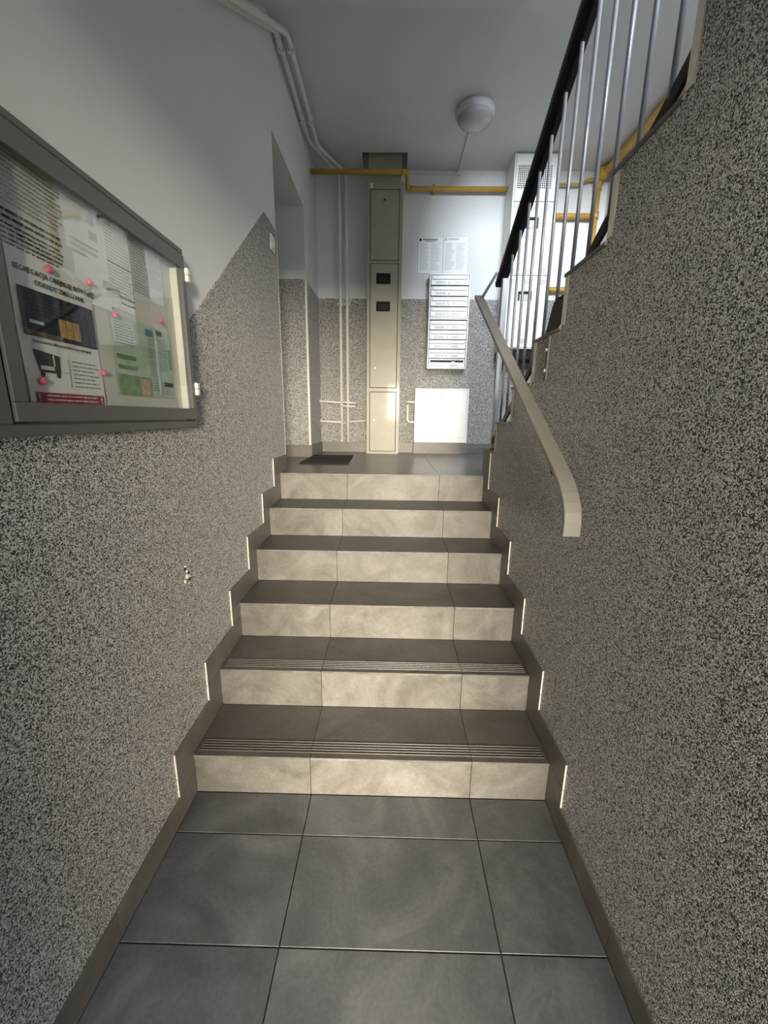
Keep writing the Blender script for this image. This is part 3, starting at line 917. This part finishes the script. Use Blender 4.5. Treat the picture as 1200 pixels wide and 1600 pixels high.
# ---- mailboxes: two stacked steel cabinets
MY = 4.18
mx0, mx1 = 0.336, 0.716
def mail_cabinet(z0, z1, doors, label, last_open):
    m = tag(empty('mailbox_cabinet', ((mx0 + mx1) / 2, MY, z0)), label, 'mailboxes', 'stacked mailbox cabinets')
    mb = MB()
    t = 0.012
    mb.box(mx0, mx0 + t, MY, YB - T, z0, z1)
    mb.box(mx1 - t, mx1, MY, YB - T, z0, z1)
    mb.box(mx0 + t, mx1 - t, MY, YB - T, z0, z0 + t)
    mb.box(mx0 + t, mx1 - t, MY, YB - T, z1 - t, z1)
    mb.box(mx0 + t, mx1 - t, MY + 0.05, MY + 0.06, z0 + t, z1 - t)
    mb.build('housing', 'mail_steel', m, 0.0015)
    for i, (a, b) in enumerate(doors):
        d = box('mailbox_door', mx0 + 0.016, mx1 - 0.016, MY - 0.003, MY + 0.005, a, b, 'mail_steel', m, 0.0015)
        h = b - a
        if last_open and i == len(doors) - 1:
            part_label(box('open_slot', mx0 + 0.030, mx1 - 0.030, MY - 0.0042, MY - 0.0025, a + h * 0.60, a + h * 0.84, 'dark_gap', d), 'open dark letter slot')
            part_label(box('envelope', 0.57, 0.605, MY - 0.0060, MY - 0.0040, a + h * 0.62, a + h * 0.70, 'paper', d), 'white paper in the slot')
        else:
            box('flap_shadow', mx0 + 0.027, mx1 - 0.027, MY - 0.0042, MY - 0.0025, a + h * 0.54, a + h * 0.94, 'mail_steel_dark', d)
            box('flap', mx0 + 0.029, mx1 - 0.029, MY - 0.0085, MY - 0.0035, a + h * 0.59, a + h * 0.93, 'mail_steel', d, 0.002)
        s = MB()
        for g0, n in ((0.062, 8), (0.225, 6)):
            for k in range(n):
                xx = mx0 + g0 + k * 0.0118
                s.box(xx, xx + 0.006, MY - 0.0042, MY - 0.0025, a + h * 0.12, a + h * 0.40)
        s.build('vent_slots', 'mail_steel_dark', d)
        MB().lathe([(0.011, 0), (0.011, -0.003), (0.007, -0.006)], (mx0 + 0.183, MY - 0.003, a + h * 0.30), 'y', 14).build('lock', 'mail_steel', d)
Zv = lambda v: 2.700 - (v - 426.0) * 0.005587
mail_cabinet(Zv(494.3), Zv(426), [(Zv(b), Zv(a)) for a, b in ((429, 443.6), (445.3, 459.9), (461.5, 476), (477.5, 492))],
             'upper steel mailbox cabinet with four letter flaps', False)
mail_cabinet(Zv(576), Zv(494.6), [(Zv(b), Zv(a)) for a, b in ((498.5, 512.6), (513.8, 527.9), (529.1, 543.2), (544.4, 558.4), (559.6, 573.8))],
             'lower steel mailbox cabinet with five letter slots, the last one open', True)

# ---- low white meter box
WY = 4.20
wbx = tag(empty('meter_box', (0.5, WY, 1.155)), 'low white square metal box below the mailboxes', 'meter box')
wx0, wx1, wz0, wz1 = 0.232, 0.766, 1.152, 1.680
box('housing', wx0, wx1, WY, YB - T, wz0, wz1, 'white_enamel', wbx, 0.003)
box('door_gap', wx0 + 0.016, wx1 - 0.016, WY - 0.0012, WY + 0.0005, wz0 + 0.050, wz1 - 0.012, 'print_pale', wbx)
d = box('door', wx0 + 0.019, wx1 - 0.019, WY - 0.004, WY, wz0 + 0.053, wz1 - 0.015, 'white_enamel', wbx, 0.001)
MB().lathe([(0.010, 0), (0.010, -0.004), (0.006, -0.006)], ((wx0 + wx1) / 2, WY - 0.003, wz1 - 0.040), 'y', 14).build('lock', 'mail_steel', d)
bp_ = tag(empty('pipe_handle', (0.17, YB - 0.06, 1.35)), 'white bent pipe at the left side of the low box', 'pipe')
MB().tube(fillet([(0.236, YB - 0.06, 1.352), (0.163, YB - 0.06, 1.352), (0.160, YB - 0.06, 1.510)], 0.035, 6), 0.011, 12).build('bent_pipe', 'white_pipe_paint', bp_)
MB().tube([(0.160, YB - 0.06, 1.500), (0.160, YB - 0.06, 1.512), (0.160, YB - 0.02, 1.516), (0.160, YB - T, 1.516)], 0.010, 12).build('wall_end', 'white_pipe_paint', bp_)
MB().tube([(0.152, YB - 0.06, 1.549), (0.236, YB - 0.06, 1.549)], 0.0105, 12).build('stub_pipe', 'white_pipe_paint', bp_)

# ---- tall white gas-meter cabinet beyond the railing
KY = 4.04
kx0, kx1 = 1.010, 1.386
kz0, kz1 = 2.030, ZC - 0.004
tc_ = tag(empty('tall_cabinet', (1.2, KY, kz0)), 'tall white enamelled cabinet with vents behind the stair railing', 'cabinet')
box('housing', kx0, kx1, KY, YB - T, kz0, kz1, 'cabinet_enamel', tc_, 0.003)
part_label(box('dark_base', kx0 + 0.004, kx1 - 0.004, KY + 0.03, YB - T, kz0 - 0.085, kz0, 'dark_gap', tc_), 'near-black block under the cabinet')  # solid near-black block, set back a little below the housing
kd = []
for z0, z1 in ((3.222, kz1 - 0.008), (2.648, 3.214), (kz0 + 0.014, 2.640)):
    box('door_gap', kx0 + 0.012, kx1 - 0.006, KY - 0.0010, KY + 0.0005, z0 - 0.004, z1 + 0.004, 'print_grey', tc_)
    kd.append(box('door', kx0 + 0.015, kx1 - 0.008, KY - 0.004, KY, z0, z1, 'cabinet_enamel', tc_, 0.001))
g = MB()
gx0, gx1, gz0, gz1 = 1.040, 1.330, 3.312, 3.486
n = 19
for i in range(n):
    a = gx0 + (gx1 - gx0) * i / (n - 1)
    g.box(a - 0.0028, a + 0.0028, KY - 0.0060, KY - 0.0048, gz0, gz1)
for i in range(12):
    a = gz0 + (gz1 - gz0) * i / 11
    g.box(gx0, gx1, KY - 0.0062, KY - 0.0046, a - 0.0028, a + 0.0028)
pl = box('vent_opening', gx0, gx1, KY - 0.0049, KY - 0.0035, gz0, gz1, 'dark_gap', kd[0])
g.build('grille', 'cabinet_enamel', pl)
ros = None
for dk, z in ((1, 3.175), (1, 2.682), (2, 2.592), (2, 2.097)):
    for xx in (1.052, 1.192, 1.328):
        s = MB()
        for i in range(-2, 3):
            for j in range(-2, 3):
                if abs(i) == 2 and abs(j) == 2:
                    continue
                s.box(xx + i * 0.0095 - 0.003, xx + i * 0.0095 + 0.003, KY - 0.0050, KY - 0.0038, z + j * 0.0095 - 0.003, z + j * 0.0095 + 0.003)
        s.build('vent_rosette', 'mail_steel_dark', kd[dk])
for dk, x0, x1, z0, z1 in ((1, 1.135, 1.250, 3.012, 3.100), (2, 1.122, 1.245, 2.436, 2.515)):
    w = box('meter_window', x0, x1, KY - 0.0070, KY - 0.003, z0, z1, 'black_plastic', kd[dk], 0.002)
    box('meter_face', x0 + 0.014, x1 - 0.016, KY - 0.0080, KY - 0.006, z0 + 0.002, z1 - 0.026, 'paper_grey', kd[dk])
MB().box(1.150, 1.215, KY - 0.0050, KY - 0.0038, 2.948, 2.952).box(1.165, 1.195, KY - 0.0050, KY - 0.0038, 2.925, 2.928).build('printed_text', 'print_grey', kd[1])
box('hinge', kx0 + 0.006, kx0 + 0.014, KY - 0.006, KY, 2.98, 3.10, 'cabinet_enamel', kd[1], 0.001)

# ---- yellow gas pipes right of the cabinet
g2 = tag(empty('gas_pipe', (1.82, YB - 0.05, 1.10)), 'branching yellow gas pipes in the far right corner behind the railing', 'pipe')
PY = YB - 0.05
MB().tube([(1.82, PY, ZL + 0.3), (1.82, PY, 3.52)], 0.026, 14).build('vertical_pipe', 'yellow_pipe_paint', g2)
for xx, zz, rr in ((1.386, 3.199, 0.0235), (1.386, 2.590, 0.0235)):
    MB().tube([(xx, PY, zz), (1.82, PY, zz)], rr, 14).build('branch_pipe', 'yellow_pipe_paint', g2)
MB().tube(fillet([(1.386, PY, 3.450), (1.66, PY, 3.450), (1.72, PY, 3.488), (1.82, PY, 3.488)], 0.04), 0.011, 12).build('thin_pipe', 'yellow_pipe_paint', g2)
MB().tube(fillet([(1.82, PY, 3.40), (1.82, PY, 3.520), (1.86, PY - 0.10, 3.530), (1.875, 3.0, 3.530), (1.875, 2.3, 3.530)], 0.05), 0.033, 14).build('ceiling_run', 'yellow_pipe_paint', g2)
for zz in (3.47, 3.20):
    MB().tube([(1.82, PY, zz - 0.03), (1.82, PY, zz + 0.03)], 0.034, 14).build('fitting', 'yellow_pipe_paint', g2)
MB().lathe([(0.05, 0.05), (0.055, 0.0), (0.03, -0.03)], (1.83, PY - 0.05, 3.515), 'y', 16).build('valve', 'yellow_pipe_paint', g2)

# ---- round ceiling lamp and its conduit
lx_, ly_ = 0.573, 3.55
lp = tag(empty('ceiling_lamp', (lx_, ly_, ZC)), 'round white ceiling lamp, switched off, over the landing', 'lamp')
MB().lathe([(0.138, 0.0), (0.142, -0.02), (0.138, -0.052), (0.120, -0.058)], (lx_, ly_, ZC), 'z', 40).build('housing', 'lamp_body', lp)
MB().lathe([(0.129, -0.05), (0.128, -0.062), (0.112, -0.082), (0.080, -0.098), (0.04, -0.105), (0.004, -0.107)], (lx_, ly_, ZC), 'z', 40).build('diffuser', 'lamp_opal', lp)
cd = tag(empty('cable_conduit', (0.59, YB, ZC)), 'thin white cable conduit from the ceiling lamp to the meter column', 'conduit')
box('ceiling_run', lx_ - 0.008, lx_ + 0.008, ly_ + 0.13, YB - 0.002, ZC - 0.014, ZC, 'ceiling_paint', cd, 0.002)
box('wall_run', cx1 + 0.04, lx_ + 0.012, YB - 0.014, YB, ZC - 0.040, ZC - 0.024, 'ceiling_paint', cd, 0.002)
box('junction', lx_ - 0.018, lx_ + 0.018, YB - 0.022, YB, ZC - 0.045, ZC - 0.002, 'ceiling_paint', cd, 0.002)

# ---- doormat
mt = tag(empty('doormat', (-0.53, 3.48, ZL)), 'dark brown doormat lying before the side opening on the landing', 'doormat')
quad = [(-0.706, 3.135), (-0.330, 3.150), (-0.352, 3.830), (-0.712, 3.800)]
MB().prism(quad, 'z', ZL, ZL + 0.008).build('pile', 'mat_brown', mt, 0.002)
mb = MB()
cxm, cym = sum(q[0] for q in quad) / 4, sum(q[1] for q in quad) / 4
for i in range(4):
    a, b = Vector(quad[i] + (0,)), Vector(quad[(i + 1) % 4] + (0,))
    c = Vector((cxm, cym, 0))
    ai, bi = a + (c - a) * 0.07, b + (c - b) * 0.07
    mb.prism([tuple(a.xy), tuple(b.xy), tuple(bi.xy), tuple(ai.xy)], 'z', ZL, ZL + 0.0092)
mb.build('border', 'mat_edge', mt)

# ================================================================== RAILING OF THE UPPER FLIGHT
RX = 0.655
rl = tag(empty('stair_railing', (RX, 2.66, UZ[0])), 'steel baluster railing with black handrail along the upper flight', 'railing')
hb = lambda y: 2.285 + 0.577 * (2.507 - y)       # underside of the top bar
lb = lambda y: 1.386 + 0.601 * (2.480 - y)       # upper edge of the bottom bar
yend = 0.45
ang = math.atan(0.577)
MB().ribbon([(2.665, hb(2.665) + 0.018), (yend, hb(yend) + 0.018)], (RX - 0.005, RX + 0.005), 0.034).build('top_bar', 'black_steel', rl)
cap = MB().ribbon([(2.760, hb(2.760) + 0.056), (yend, hb(yend) + 0.056)], (RX - 0.032, RX + 0.030), 0.036)
cap.build('handrail_cap', 'black_handrail', rl, 0.006, seg=2)
MB().ribbon([(2.715, lb(2.715) - 0.020), (yend, lb(yend) - 0.020)], (RX - 0.005, RX + 0.005), 0.036).build('bottom_bar', 'black_steel', rl)
ys = [2.52 - 0.1213 * k for k in range(17)]
zref = None
for y in ys:
    z0, z1 = lb(y) - 0.012, hb(y) + 0.010
    MB().tube([(RX, y, z0), (RX, y, z1)], 0.0068, 10).build('baluster', 'silver_paint', rl)
box('newel_post', RX - 0.016, RX + 0.016, 2.640, 2.680, UZ[0] - 0.001, hb(2.66) + 0.004, 'silver_paint', rl, 0.002)
# bolted fixing of the bottom bar on the plastered side of the wall
x0 = XR - T
fx = MB()
fx.box(x0 - 0.006, x0, 1.688, 1.712, 1.550, 1.722)
fx.box(x0 - 0.006, RX, 1.688, 1.712, 1.722, 1.728)
fx.build('fixing_strap', 'dark_rail_paint', rl, 0.001)
strap = bpy.data.objects['fixing_strap']
for zz in (1.665, 1.588):
    MB().lathe([(0.007, 0), (0.006, -0.006)], (x0 - 0.006, 1.700, zz), 'x', 10).build('bolt', 'mail_steel', strap)
tw = MB()
pts = [(1.820, 1.739), (1.794, 1.773), (1.772, 1.816), (1.753, 1.844), (1.718, 1.855), (1.646, 1.850), (1.623, 1.762), (1.667, 1.754), (1.711, 1.738)]
tw.prism(pts, 'x', 0.629, 0.635)
part_label(tw.build('gusset_plate', 'black_steel', rl), 'dark bent plate')
fx = MB()
fx.box(x0 - 0.006, x0, 2.560, 2.582, 1.060, 1.196)
fx.build('fixing_strap', 'dark_rail_paint', rl, 0.001)
fx = MB()
fx.box(x0 - 0.012, RX - 0.004, 2.562, 2.580, UZ[0] - 0.002, UZ[0] + 0.006)
fx.box(RX - 0.014, RX - 0.004, 2.562, 2.580, UZ[0], lb(2.571))
fx.build('fixing_foot', 'dark_rail_paint', rl, 0.001)

# ---- grey handrail of the lower flight
hr = tag(empty('handrail', (0.55, 1.16, 1.05)), 'flat grey steel handrail of the lower flight with a bent-down end', 'handrail')
hx = (0.524, 0.576)
P = [(2.880, 2.160), (1.285, 1.218)]
curve = [(2.880, 2.162), (1.335, 1.248), (1.300, 1.226), (1.268, 1.203), (1.240, 1.178), (1.219, 1.152), (1.206, 1.126), (1.200, 1.100), (1.200, 1.056)]
MB().ribbon(curve, hx, 0.019).build('rail_strip', 'rail_paint', hr, 0.0018)
MB().tube([(0.572, 2.850, 2.140), (0.640, 2.735, 2.185), (RX - 0.012, 2.690, 2.195)], 0.006, 8).build('link_rod', 'silver_paint', hr) if False else None
MB().tube(fillet([(0.560, 2.842, 2.138), (0.628, 2.745, 2.262)], 0.01), 0.0085, 10).build('link_rod', 'silver_paint', hr)
zr = lambda y: 2.162 - (2.880 - y) * (2.162 - 1.248) / (2.880 - 1.335)
for y in (1.40,):
    MB().tube(fillet([(0.552, y, zr(y) - 0.006), (0.552, y, zr(y) - 0.070), (XR - T, y, zr(y) - 0.075)], 0.02), 0.0065, 10).build('bracket', 'dark_rail_paint', hr)
    MB().lathe([(0.020, 0), (0.020, -0.004)], (XR - T, y, zr(y) - 0.075), 'x', 16).build('bracket_rose', 'dark_rail_paint', hr)
yb_ = 2.30
MB().tube(fillet([(0.552, yb_, zr(yb_) - 0.006), (0.552, yb_, zr(yb_) - 0.060), (RX - 0.006, 2.277, zr(yb_) - 0.060)], 0.02), 0.0065, 10).build('bracket', 'silver_paint', hr)
